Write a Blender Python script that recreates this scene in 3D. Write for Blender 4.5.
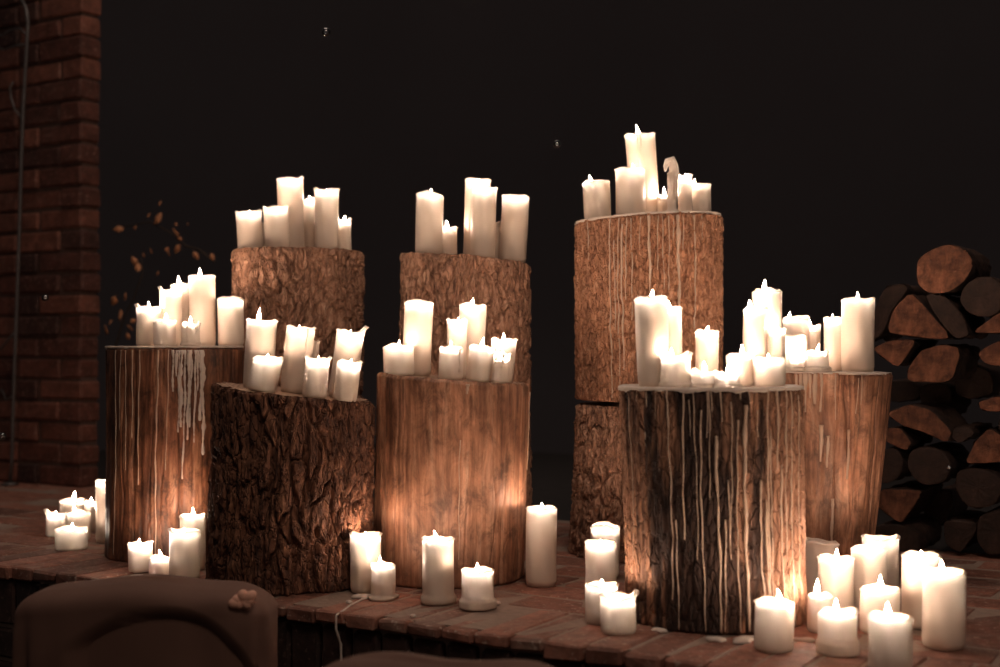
import bpy, bmesh, math, random
import numpy as np
from mathutils import Vector, Matrix
PI = math.pi
rad = math.radians
for o in list(bpy.data.objects):
    bpy.data.objects.remove(o)
C = bpy.context.scene.collection
SC = bpy.context.scene

# ------------------------------------------------------------------ camera
F = 1300.0                      # focal length in pixels of the 1000 px wide frame
CAMH = 0.495                     # height above the brick ledge (ledge top is z = 0)
HZ = 345.0                      # pixel row of the horizon
PITCH = math.atan((333.5 - HZ) / F)
cam_d = bpy.data.cameras.new('camera')
cam = bpy.data.objects.new('camera', cam_d)
C.objects.link(cam)
cam.location = (0, 0, CAMH)
cam.rotation_euler = (PI / 2 - PITCH, 0, 0)
cam_d.sensor_width = 36
cam_d.lens = 36 * F / 1000
cam_d.clip_start = 0.05
cam_d.dof.use_dof = True
cam_d.dof.focus_distance = 2.75
cam_d.dof.aperture_fstop = 2.6
SC.camera = cam

# ------------------------------------------------------------------ world, fill light, exposure
w = bpy.data.worlds.new('night')
SC.world = w
w.use_nodes = True
w.node_tree.nodes['Background'].inputs[0].default_value = (1.0, 0.80, 0.74, 1)
w.node_tree.nodes['Background'].inputs[1].default_value = 0.022
FLAME = 232.0                   # radiance of a flame
def area_light(name, loc, look, size, power, col):
    l = bpy.data.lights.new(name, 'AREA')
    l.size = size
    l.energy = power
    l.color = col
    o = bpy.data.objects.new(name, l)
    C.objects.link(o)
    o.location = loc
    o.rotation_euler = (Vector(look) - Vector(loc)).to_track_quat('-Z', 'Y').to_euler()
    return o
area_light('overhead_fill', (-0.6, 3.1, 3.3), (-0.4, 2.6, 0.0), 1.2, 10, (1.0, 0.80, 0.66))  # overhead fill, added to brighten the ledge and chair tops
area_light('front_fill', (0.5, 0.2, 2.8), (0.1, 3.0, 0.55), 0.9, 2.0, (1.0, 0.78, 0.62)).data.spread = rad(62)  # front fill with narrowed beam, added to lift candles and logs
SC.view_settings.view_transform = 'Standard'
SC.view_settings.look = 'None'
SC.view_settings.gamma = 1
SC.view_settings.use_curve_mapping = False
SC.view_settings.exposure = 0.85
SC.cycles.sample_clamp_indirect = 12.0
SC.cycles.max_bounces = 8

# ------------------------------------------------------------------ pixel helpers (points of the photograph -> places)
def ray(u, v):
    x, y, z = (u - 500) / F, 1.0, -(v - 333.5) / F
    c, s = math.cos(PITCH), math.sin(PITCH)
    return x, y * c + z * s, -y * s + z * c
def ground(u, v, z=0.0):
    x, y, dz = ray(u, v)
    t = (z - CAMH) / dz
    return x * t, y * t
def at(u, v, Y):
    x, y, dz = ray(u, v)
    t = Y / y
    return Vector((x * t, Y, CAMH + dz * t))
EA = math.atan2(-0.529, 0.849)              # heading of the ledge's front edge
EX = Vector((math.cos(EA), math.sin(EA), 0))
NX = Vector((-math.sin(EA), math.cos(EA), 0))
P0 = Vector((0.2256, 2.095, 0))
def led(s, n, z=0.0):
    return P0 + EX * s + NX * n + Vector((0, 0, z))
def on_plane(u, v, n):                      # point of the photograph on the vertical plane n behind the ledge's edge
    x, y, dz = ray(u, v)
    t = (n + P0.dot(NX)) / (x * NX.x + y * NX.y)
    p = Vector((x * t, y * t, CAMH + dz * t))
    return (p - P0).dot(EX), p.z

# ------------------------------------------------------------------ noise
def _h(ix, iy, seed):
    n = (ix.astype(np.int64) * 374761393 + iy.astype(np.int64) * 668265263 + seed * 1442695041) & 0x7fffffff
    n = (n ^ (n >> 13)) * 1274126177 & 0x7fffffff
    n = (n ^ (n >> 16)) * 2246822519 & 0x7fffffff
    return ((n ^ (n >> 15)) & 0xffff) / 65535.0
def vnoise(x, y, seed=0, per=10 ** 6):
    x = np.asarray(x, float); y = np.asarray(y, float)
    ix = np.floor(x); iy = np.floor(y)
    fx = x - ix; fy = y - iy
    fx = fx * fx * (3 - 2 * fx); fy = fy * fy * (3 - 2 * fy)
    a = _h(ix % per, iy, seed); b = _h((ix + 1) % per, iy, seed)
    c = _h(ix % per, iy + 1, seed); d = _h((ix + 1) % per, iy + 1, seed)
    return (a + (b - a) * fx + (c - a) * fy + (a - b - c + d) * fx * fy) * 2 - 1
def fbm(x, y, seed=0, per=10 ** 6, octs=4):
    s = 0; a = 1.0; t = 0
    for k in range(octs):
        s = s + a * vnoise(x * 2 ** k, y * 2 ** k, seed + k * 17, per * 2 ** k)
        t += a; a *= 0.5
    return s / t
def worley(x, y, per, seed):
    ix = np.floor(x); iy = np.floor(y)
    f1 = np.full(x.shape, 9.0); f2 = np.full(x.shape, 9.0); cid = np.zeros(x.shape)
    for dx in (-1, 0, 1):
        for dy in (-1, 0, 1):
            cx = ix + dx; cy = iy + dy
            jx = _h(cx % per, cy, seed); jy = _h(cx % per, cy, seed + 5)
            d = np.hypot(cx + jx - x, cy + jy - y)
            idv = _h(cx % per, cy, seed + 9)
            near = d < f1
            f2 = np.where(near, f1, np.minimum(f2, d))
            cid = np.where(near, idv, cid)
            f1 = np.where(near, d, f1)
    return f1, f2, cid
def sst(a, b, x):
    t = np.clip((x - a) / (b - a), 0, 1)
    return t * t * (3 - 2 * t)

# ------------------------------------------------------------------ objects
def mesh_obj(name, verts, faces, mat, parent=None, smooth=True, loc=None):
    me = bpy.data.meshes.new(name)
    me.from_pydata([tuple(v) for v in verts], [], faces)
    me.polygons.foreach_set('use_smooth', [smooth] * len(me.polygons))
    if mat: me.materials.append(mat)
    o = bpy.data.objects.new(name, me)
    C.objects.link(o)
    if parent: o.parent = parent
    if loc is not None: o.location = loc
    return o
def thing(name, label, cat, loc=(0, 0, 0), rz=0.0, group=None):
    o = bpy.data.objects.new(name, None)
    C.objects.link(o)
    o.empty_display_size = 0.02
    o.location = loc
    o.rotation_euler = (0, 0, rz)
    o['label'] = label; o['category'] = cat
    if group: o['group'] = group
    return o
def struct(o):
    o['kind'] = 'structure'
    return o
def grid_faces(nr, nc, wrap=True, off=0):
    f = []
    for i in range(nr - 1):
        for j in range(nc if wrap else nc - 1):
            k = (j + 1) % nc
            f.append((off + i * nc + j, off + i * nc + k, off + (i + 1) * nc + k, off + (i + 1) * nc + j))
    return f
def tube(path, radii, seg=8, off=0):
    """verts, faces of a closed tube through PATH with one radius per point"""
    P = [Vector(p) for p in path]
    V, Fc = [], []
    up = Vector((0, 0, 1))
    for i, p in enumerate(P):
        t = (P[min(i + 1, len(P) - 1)] - P[max(i - 1, 0)]).normalized()
        a = t.cross(up if abs(t.z) < 0.9 else Vector((1, 0, 0))).normalized()
        if i and a.dot(pa) < 0: a = -a
        if i:
            a = (pa - t * pa.dot(t)).normalized()
        pa = a
        b = t.cross(a)
        for k in range(seg):
            q = 2 * PI * k / seg
            V.append(p + (a * math.cos(q) + b * math.sin(q)) * radii[i])
    Fc = grid_faces(len(P), seg)
    Fc.append(tuple(range(seg - 1, -1, -1)))
    Fc.append(tuple(range((len(P) - 1) * seg, len(P) * seg)))
    Fc = [tuple(off + i for i in f) for f in Fc]
    return V, Fc

# ------------------------------------------------------------------ materials
def new_mat(name):
    m = bpy.data.materials.new(name)
    m.use_nodes = True
    nt = m.node_tree
    return m, nt, nt.nodes['Principled BSDF']
def node(nt, kind, **kw):
    n = nt.nodes.new(kind)
    for k, v in kw.items():
        if k.startswith('i_'):
            n.inputs[int(k[2:]) if k[2:].isdigit() else k[2:]].default_value = v
        else:
            setattr(n, k, v)
    return n
def ramp(nt, stops, interp='LINEAR'):
    r = nt.nodes.new('ShaderNodeValToRGB')
    r.color_ramp.interpolation = interp
    e = r.color_ramp.elements
    while len(e) < len(stops): e.new(0.5)
    for k, (p, c) in enumerate(stops):
        e[k].position = p
        e[k].color = (c[0], c[1], c[2], 1)
    return r
def coords(nt, scale=(1, 1, 1)):
    tc = nt.nodes.new('ShaderNodeTexCoord')
    mp = nt.nodes.new('ShaderNodeMapping')
    mp.inputs['Scale'].default_value = scale
    nt.links.new(tc.outputs['Object'], mp.inputs[0])
    return mp.outputs[0]
def noise(nt, vec, scale, detail=4, rough=0.55, dist=0.0):
    n = nt.nodes.new('ShaderNodeTexNoise')
    n.inputs['Scale'].default_value = scale
    n.inputs['Detail'].default_value = detail
    n.inputs['Roughness'].default_value = rough
    n.inputs['Distortion'].default_value = dist
    nt.links.new(vec, n.inputs['Vector'])
    return n.outputs['Fac']
def mixc(nt, fac, a, b):
    m = nt.nodes.new('ShaderNodeMix')
    m.data_type = 'RGBA'
    for val, i in ((a, 6), (b, 7)):
        if isinstance(val, tuple): m.inputs[i].default_value = (*val, 1)
        else: nt.links.new(val, m.inputs[i])
    if isinstance(fac, float): m.inputs[0].default_value = fac
    else: nt.links.new(fac, m.inputs[0])
    return m.outputs[2]
def bump(nt, bs, h, strength, dist):
    b = nt.nodes.new('ShaderNodeBump')
    b.inputs['Strength'].default_value = strength
    b.inputs['Distance'].default_value = dist
    nt.links.new(h, b.inputs['Height'])
    nt.links.new(b.outputs[0], bs.inputs['Normal'])

def wood_mat(name, dark, mid, light, zs, scale, bstr=0.7, bdist=0.004, rough=0.8, streak=0.5, plates=0, blotch=0.0):
    m, nt, bs = new_mat(name)
    v = coords(nt, (1, 1, zs))
    big = noise(nt, coords(nt, (1, 1, 0.45)), 9, 4, 0.6, 0.4)
    fine = noise(nt, v, scale, 6, 0.65)
    r1 = ramp(nt, [(0.30, dark), (0.52, mid), (0.74, light)])
    nt.links.new(fine, r1.inputs[0])
    r2 = ramp(nt, [(0.36, (0.30, 0.26, 0.24)), (0.60, (1, 1, 1))])
    nt.links.new(big, r2.inputs[0])
    mu = nt.nodes.new('ShaderNodeMix'); mu.data_type = 'RGBA'; mu.blend_type = 'MULTIPLY'
    mu.inputs[0].default_value = streak
    nt.links.new(r1.outputs[0], mu.inputs[6]); nt.links.new(r2.outputs[0], mu.inputs[7])
    col = mu.outputs[2]
    if blotch:
        bn = noise(nt, coords(nt, (1, 1, 0.55)), 26, 8, 0.72, 0.6)
        rb_ = ramp(nt, [(0.38, (0.30, 0.27, 0.25)), (0.50, (0.85, 0.84, 0.82)), (0.66, (1.25, 1.25, 1.25))])
        nt.links.new(bn, rb_.inputs[0])
        mb = nt.nodes.new('ShaderNodeMix'); mb.data_type = 'RGBA'; mb.blend_type = 'MULTIPLY'; mb.inputs[0].default_value = blotch
        nt.links.new(col, mb.inputs[6]); nt.links.new(rb_.outputs[0], mb.inputs[7])
        col = mb.outputs[2]
    h = fine
    if plates:
        vo = nt.nodes.new('ShaderNodeTexVoronoi'); vo.feature = 'DISTANCE_TO_EDGE'; vo.inputs['Scale'].default_value = plates
        wn = nt.nodes.new('ShaderNodeTexNoise'); wn.inputs['Scale'].default_value = 30; wn.inputs['Detail'].default_value = 4
        cv = coords(nt, (1, 1, 0.38))
        nt.links.new(cv, wn.inputs['Vector'])
        ad = nt.nodes.new('ShaderNodeVectorMath'); ad.operation = 'MULTIPLY_ADD'
        ad.inputs[1].default_value = (0.03, 0.03, 0.03)
        nt.links.new(wn.outputs['Color'], ad.inputs[0]); nt.links.new(cv, ad.inputs[2])
        nt.links.new(ad.outputs[0], vo.inputs['Vector'])
        mr = nt.nodes.new('ShaderNodeMapRange'); mr.inputs['From Max'].default_value = 0.12
        nt.links.new(vo.outputs['Distance'], mr.inputs['Value'])
        ma = nt.nodes.new('ShaderNodeMath'); ma.operation = 'MULTIPLY_ADD'; ma.inputs[1].default_value = 0.8
        nt.links.new(fine, ma.inputs[0]); nt.links.new(mr.outputs[0], ma.inputs[2])
        h = ma.outputs[0]
    nt.links.new(col, bs.inputs['Base Color'])
    bs.inputs['Roughness'].default_value = rough
    bump(nt, bs, h, bstr, bdist)
    return m
BARK = wood_mat('rugged bark', (0.16, 0.074, 0.044), (0.46, 0.235, 0.145), (0.72, 0.44, 0.30), 0.35, 70, 0.9, 0.006, plates=75)
BARKD = wood_mat('dark rugged bark', (0.055, 0.020, 0.011), (0.20, 0.078, 0.040), (0.40, 0.185, 0.10), 0.35, 70, 0.9, 0.006, plates=75)
BARKF = wood_mat('fine flaky bark', (0.26, 0.105, 0.056), (0.62, 0.29, 0.16), (0.80, 0.46, 0.29), 0.30, 95, 0.9, 0.005, plates=110)
STRIP = wood_mat('stripped brown wood', (0.18, 0.068, 0.036), (0.55, 0.26, 0.15), (0.82, 0.50, 0.34), 0.06, 60, 0.6, 0.002, 0.55, 0.8, blotch=0.85)
STRIPD = wood_mat('stripped dark wood', (0.07, 0.024, 0.012), (0.31, 0.12, 0.060), (0.66, 0.33, 0.19), 0.08, 60, 0.6, 0.003, 0.5, 0.9, blotch=1.0)
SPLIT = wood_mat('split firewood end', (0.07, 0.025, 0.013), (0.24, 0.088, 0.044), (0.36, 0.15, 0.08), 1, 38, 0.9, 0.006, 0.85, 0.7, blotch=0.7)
SPLIT_SHADE = wood_mat('shaded firewood end', (0.018, 0.009, 0.006), (0.042, 0.019, 0.012), (0.07, 0.034, 0.022), 1, 45, 0.6, 0.003, 0.85, 0.7)  # darker copy of the split end, shade within the pile put into its colour
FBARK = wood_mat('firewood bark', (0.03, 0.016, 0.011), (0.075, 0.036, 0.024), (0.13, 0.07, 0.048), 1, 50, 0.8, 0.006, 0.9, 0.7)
def two_tone_bark(name):
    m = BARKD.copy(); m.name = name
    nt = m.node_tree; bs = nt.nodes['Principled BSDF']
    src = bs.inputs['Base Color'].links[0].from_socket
    a = node(nt, 'ShaderNodeAttribute', attribute_name='front_dark')
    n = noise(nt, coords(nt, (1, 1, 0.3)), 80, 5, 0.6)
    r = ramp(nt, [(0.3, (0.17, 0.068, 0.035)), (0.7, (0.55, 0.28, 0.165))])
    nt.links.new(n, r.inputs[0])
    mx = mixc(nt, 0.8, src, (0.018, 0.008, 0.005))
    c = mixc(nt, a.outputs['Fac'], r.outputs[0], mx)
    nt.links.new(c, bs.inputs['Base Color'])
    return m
BARKH = two_tone_bark('weathered bark with black strip')
def cut_mat():
    m, nt, bs = new_mat('sawn end grain')
    tc = nt.nodes.new('ShaderNodeTexCoord')
    wv = node(nt, 'ShaderNodeTexWave', wave_type='RINGS', rings_direction='Z')
    wv.inputs['Scale'].default_value = 28; wv.inputs['Distortion'].default_value = 2.5; wv.inputs['Detail'].default_value = 3
    nt.links.new(tc.outputs['Object'], wv.inputs[0])
    r = ramp(nt, [(0.2, (0.24, 0.135, 0.085)), (0.8, (0.40, 0.25, 0.17))])
    nt.links.new(wv.outputs['Fac'], r.inputs[0])
    nt.links.new(r.outputs[0], bs.inputs['Base Color'])
    bs.inputs['Roughness'].default_value = 0.85
    return m
CUT = cut_mat()
def wax_mat(name, col, scale=0.016, rough=0.42, weight=1.0):
    m, nt, bs = new_mat(name)
    v = coords(nt)
    n = noise(nt, v, 40, 3)
    c = mixc(nt, n, tuple(x * 0.93 for x in col), col)
    nt.links.new(c, bs.inputs['Base Color'])
    bs.inputs['Roughness'].default_value = rough
    bs.inputs['Subsurface Weight'].default_value = weight
    bs.inputs['Subsurface Radius'].default_value = (1.0, 0.90, 0.82)
    bs.inputs['Subsurface Scale'].default_value = scale
    bs.inputs['Specular IOR Level'].default_value = 0.35
    bump(nt, bs, n, 0.15, 0.002)
    return m
WAX = wax_mat('candle wax', (0.72, 0.575, 0.46), 0.5, 0.42, 0.16)
WAXG = wax_mat('aged grey wax', (0.62, 0.50, 0.42), 0.006)
RUN = wax_mat('hardened wax run', (0.60, 0.43, 0.32), 0.003, 0.5, 0.5)
CRUST = wax_mat('hardened wax crust', (0.70, 0.58, 0.50), 0.005, 0.5, 0.7)
def plain(name, col, rough=0.6, metal=0.0, nscale=30, var=0.25, bs_=0.2, bd=0.002):
    m, nt, bs = new_mat(name)
    n = noise(nt, coords(nt), nscale, 4)
    c = mixc(nt, n, tuple(x * (1 - var) for x in col), tuple(min(1, x * (1 + var)) for x in col))
    nt.links.new(c, bs.inputs['Base Color'])
    bs.inputs['Roughness'].default_value = rough
    bs.inputs['Metallic'].default_value = metal
    bump(nt, bs, n, bs_, bd)
    return m
WICK = plain('charred wick', (0.02, 0.015, 0.012), 0.9)
IRON = plain('dark iron', (0.16, 0.145, 0.14), 0.45, 0.7, 60, 0.3)
SOOT = plain('dark night wall', (0.27, 0.245, 0.25), 0.95, 0, 0.6, 0.12)
EARTH = plain('dark earth', (0.035, 0.028, 0.026), 0.95, 0, 20, 0.4)
LEAF = plain('dry brown leaf', (0.62, 0.27, 0.13), 0.7, 0, 60, 0.4)
TWIG = plain('dark twig', (0.05, 0.03, 0.02), 0.8)
fl, nt, bs = new_mat('flame')
bs.inputs['Base Color'].default_value = (0, 0, 0, 1)
bs.inputs['Emission Color'].default_value = (1.0, 0.75, 0.575, 1)
bs.inputs['Emission Strength'].default_value = FLAME
def cloth_mat():
    m, nt, bs = new_mat('chair cover cloth')
    v = coords(nt)
    n = noise(nt, v, 14, 3)
    wv = noise(nt, v, 900, 2)
    c = mixc(nt, n, (0.145, 0.072, 0.052), (0.19, 0.098, 0.07))
    nt.links.new(c, bs.inputs['Base Color'])
    bs.inputs['Roughness'].default_value = 0.85
    bump(nt, bs, wv, 0.2, 0.001)
    return m
CLOTH = cloth_mat()
KNOT = plain('peach gathered cloth', (0.80, 0.42, 0.30), 0.7, 0, 40, 0.2)
def brick_mat(name, a, b, c, dust, dustc=(0.34, 0.25, 0.20)):
    """one colour per brick through the mesh attribute 'tone', weathering from noise"""
    m, nt, bs = new_mat(name)
    at_ = node(nt, 'ShaderNodeAttribute', attribute_name='tone')
    r = ramp(nt, [(0.0, a), (0.5, b), (1.0, c)])
    nt.links.new(at_.outputs['Fac'], r.inputs[0])
    v = coords(nt)
    n1 = noise(nt, v, 28, 6, 0.7)
    n2 = noise(nt, v, 5, 5, 0.65, 0.5)
    r2 = ramp(nt, [(0.40, (0.6, 0.58, 0.56)), (0.65, (1.15, 1.1, 1.1))])
    nt.links.new(n1, r2.inputs[0])
    mu = nt.nodes.new('ShaderNodeMix'); mu.data_type = 'RGBA'; mu.blend_type = 'MULTIPLY'; mu.inputs[0].default_value = 1
    nt.links.new(r.outputs[0], mu.inputs[6]); nt.links.new(r2.outputs[0], mu.inputs[7])
    rd = ramp(nt, [(0.52, (0, 0, 0)), (0.72, (dust,) * 3)])
    nt.links.new(n2, rd.inputs[0])
    c_ = mixc(nt, rd.outputs[0], mu.outputs[2], dustc)
    sp = noise(nt, v, 95, 3, 0.6)
    rs = ramp(nt, [(0.60, (0, 0, 0)), (0.68, (0.75,) * 3)])
    nt.links.new(sp, rs.inputs[0])
    c_ = mixc(nt, rs.outputs[0], c_, tuple(min(1, x * 1.5) for x in dustc))
    nt.links.new(c_, bs.inputs['Base Color'])
    bs.inputs['Roughness'].default_value = 0.7
    bump(nt, bs, n1, 0.7, 0.006)
    return m
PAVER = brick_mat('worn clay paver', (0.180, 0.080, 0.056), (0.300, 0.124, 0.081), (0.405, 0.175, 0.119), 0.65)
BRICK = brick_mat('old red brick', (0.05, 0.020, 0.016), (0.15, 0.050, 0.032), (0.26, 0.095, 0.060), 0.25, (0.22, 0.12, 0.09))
UNLITB = brick_mat('unlit dark brick', (0.025, 0.013, 0.011), (0.045, 0.022, 0.017), (0.07, 0.034, 0.026), 0.2, (0.08, 0.05, 0.04))  # near-black brick: the unlit ledge front put into its colour
MORTARD = plain('sooty mortar', (0.11, 0.062, 0.048), 0.95, 0, 60, 0.4, 0.6, 0.004)
MORTAR = plain('lime mortar', (0.312, 0.221, 0.173), 0.95, 0, 60, 0.3, 0.6, 0.004)

# ------------------------------------------------------------------ the setting
def bricks(name, boxes, mat, bev=0.006, seed=1):
    """one mesh of bevelled bricks: BOXES = (x0, x1, y0, y1, z0, z1) in the object's own axes"""
    rnd = random.Random(seed)
    V, Fc, T = [], [], []
    for (x0, x1, y0, y1, z0, z1) in boxes:
        tone = rnd.random()
        j = [rnd.uniform(-0.0022, 0.0022) for _ in range(24)]
        cx, cy, cz = (x0 + x1) / 2, (y0 + y1) / 2, (z0 + z1) / 2
        hx, hy, hz = (x1 - x0) / 2, (y1 - y0) / 2, (z1 - z0) / 2
        b = bev * rnd.uniform(0.7, 1.5)
        o = len(V)
        idx = {}
        q = 0
        for sx in (-1, 1):
            for sy in (-1, 1):
                for sz in (-1, 1):
                    jx, jy, jz = j[q], j[q + 1], j[q + 2]; q += 3
                    for ax in range(3):
                        d = [b, b, b]; d[ax] = 0
                        V.append((cx + sx * (hx - d[0]) + jx, cy + sy * (hy - d[1]) + jy, cz + sz * (hz - d[2]) + jz))
                        idx[(sx, sy, sz, ax)] = len(V) - 1
        s2 = [(-1, -1), (1, -1), (1, 1), (-1, 1)]
        n0 = len(Fc)
        for s in (-1, 1):
            for ax in range(3):
                f = []
                for (a, c) in s2:
                    k = [0, 0, 0]; k[ax] = s; k[(ax + 1) % 3] = a; k[(ax + 2) % 3] = c
                    f.append(idx[(*k, ax)])
                Fc.append(tuple(f if s > 0 else f[::-1]))
        for ax in range(3):                 # edges
            for a in (-1, 1):
                for c in (-1, 1):
                    a1, a2 = (ax + 1) % 3, (ax + 2) % 3
                    k0 = [0, 0, 0]; k0[ax] = -1; k0[a1] = a; k0[a2] = c
                    k1 = list(k0); k1[ax] = 1
                    f = [idx[(*k0, a1)], idx[(*k1, a1)], idx[(*k1, a2)], idx[(*k0, a2)]]
                    Fc.append(tuple(f if a * c > 0 else f[::-1]))
        for sx in (-1, 1):
            for sy in (-1, 1):
                for sz in (-1, 1):
                    f = [idx[(sx, sy, sz, a)] for a in range(3)]
                    Fc.append(tuple(f if sx * sy * sz > 0 else f[::-1]))
        T += [tone] * (len(V) - o)
    ob = mesh_obj(name, V, Fc, mat, smooth=False)
    at_ = ob.data.attributes.new('tone', 'FLOAT', 'POINT')
    at_.data.foreach_set('value', T)
    return ob
def box(name, x0, x1, y0, y1, z0, z1, mat):
    V = [(x, y, z) for x in (x0, x1) for y in (y0, y1) for z in (z0, z1)]
    Fc = [(0, 1, 3, 2), (4, 6, 7, 5), (0, 4, 5, 1), (2, 3, 7, 6), (0, 2, 6, 4), (1, 5, 7, 3)]
    return mesh_obj(name, V, Fc, mat, smooth=False)
def place_led(o):
    o.location = P0
    o.rotation_euler = (0, 0, EA)
    return struct(o)
FLOOR_Z = -0.86
rnd = random.Random(4)
bx, fx = [], []
S0, S1 = -4.2, 1.9
s = S0
while s < S1:                                # coping of bricks on edge along the front
    wd = 0.066 + rnd.uniform(-0.003, 0.003)
    bx.append((s, s + wd, -0.012 + rnd.uniform(-0.004, 0.005), 0.215, -0.026 + rnd.uniform(-0.004, 0.004), rnd.uniform(-0.002, 0.001)))
    fx.append((s, s + wd, 0.004, 0.11, -0.135, -0.032))
    s += wd + 0.006
row, n = 0, 0.224
while n < 1.24:
    s = S0 - (0.112 if row % 2 else 0)
    while s < S1:
        bx.append((s, s + 0.214, n, n + 0.102, -0.05, rnd.uniform(-0.0025, 0.0005)))
        s += 0.224
    n += 0.112
    row += 1
z = -0.146
row = 0
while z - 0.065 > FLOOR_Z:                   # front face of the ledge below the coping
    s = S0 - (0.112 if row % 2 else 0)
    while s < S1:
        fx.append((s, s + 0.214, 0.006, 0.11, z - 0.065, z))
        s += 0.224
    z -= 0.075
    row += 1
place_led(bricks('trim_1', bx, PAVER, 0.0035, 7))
place_led(bricks('trim_5', fx, UNLITB, 0.005, 8))
place_led(box('trim_2', S0 + 0.01, S1 - 0.02, 0.018, 1.33, FLOOR_Z, -0.0025, MORTAR))

bx = []
WS = on_plane(79.5, 430, 1.155)[0]              # corner of the brick wall
z, row = 0.0, 0
while z < 2.1:
    s = WS
    k = row % 2
    first = True
    while s > WS - 1.7:
        L = 0.215 if k % 2 == 0 else 0.102
        prot = rnd.uniform(-0.005, 0.006)
        bx.append((s - L, s + (rnd.uniform(-0.003, 0.005) if first else 0), 1.155 + prot, 1.245 + rnd.uniform(-0.004, 0.002), z + 0.004, z + 0.069))
        s -= L + 0.011
        k += 1
        first = False
    z += 0.075
    row += 1
place_led(bricks('wall_left', bx, BRICK, 0.006, 11))
mort = place_led(box('trim_3', WS - 1.72, WS - 0.008, 1.167, 1.238, -0.005, 2.12, MORTARD))

box_floor = struct(box('floor', -16, 16, -6, 14, FLOOR_Z - 0.05, FLOOR_Z, EARTH))
place_led(box('trim_4', -4.2, 3.4, 1.332, 3.6, -0.4, -0.03, EARTH))        # dark ground behind the ledge
struct(box('wall_back', -16, 16, 13.0, 13.3, FLOOR_Z, 9, SOOT))

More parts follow.
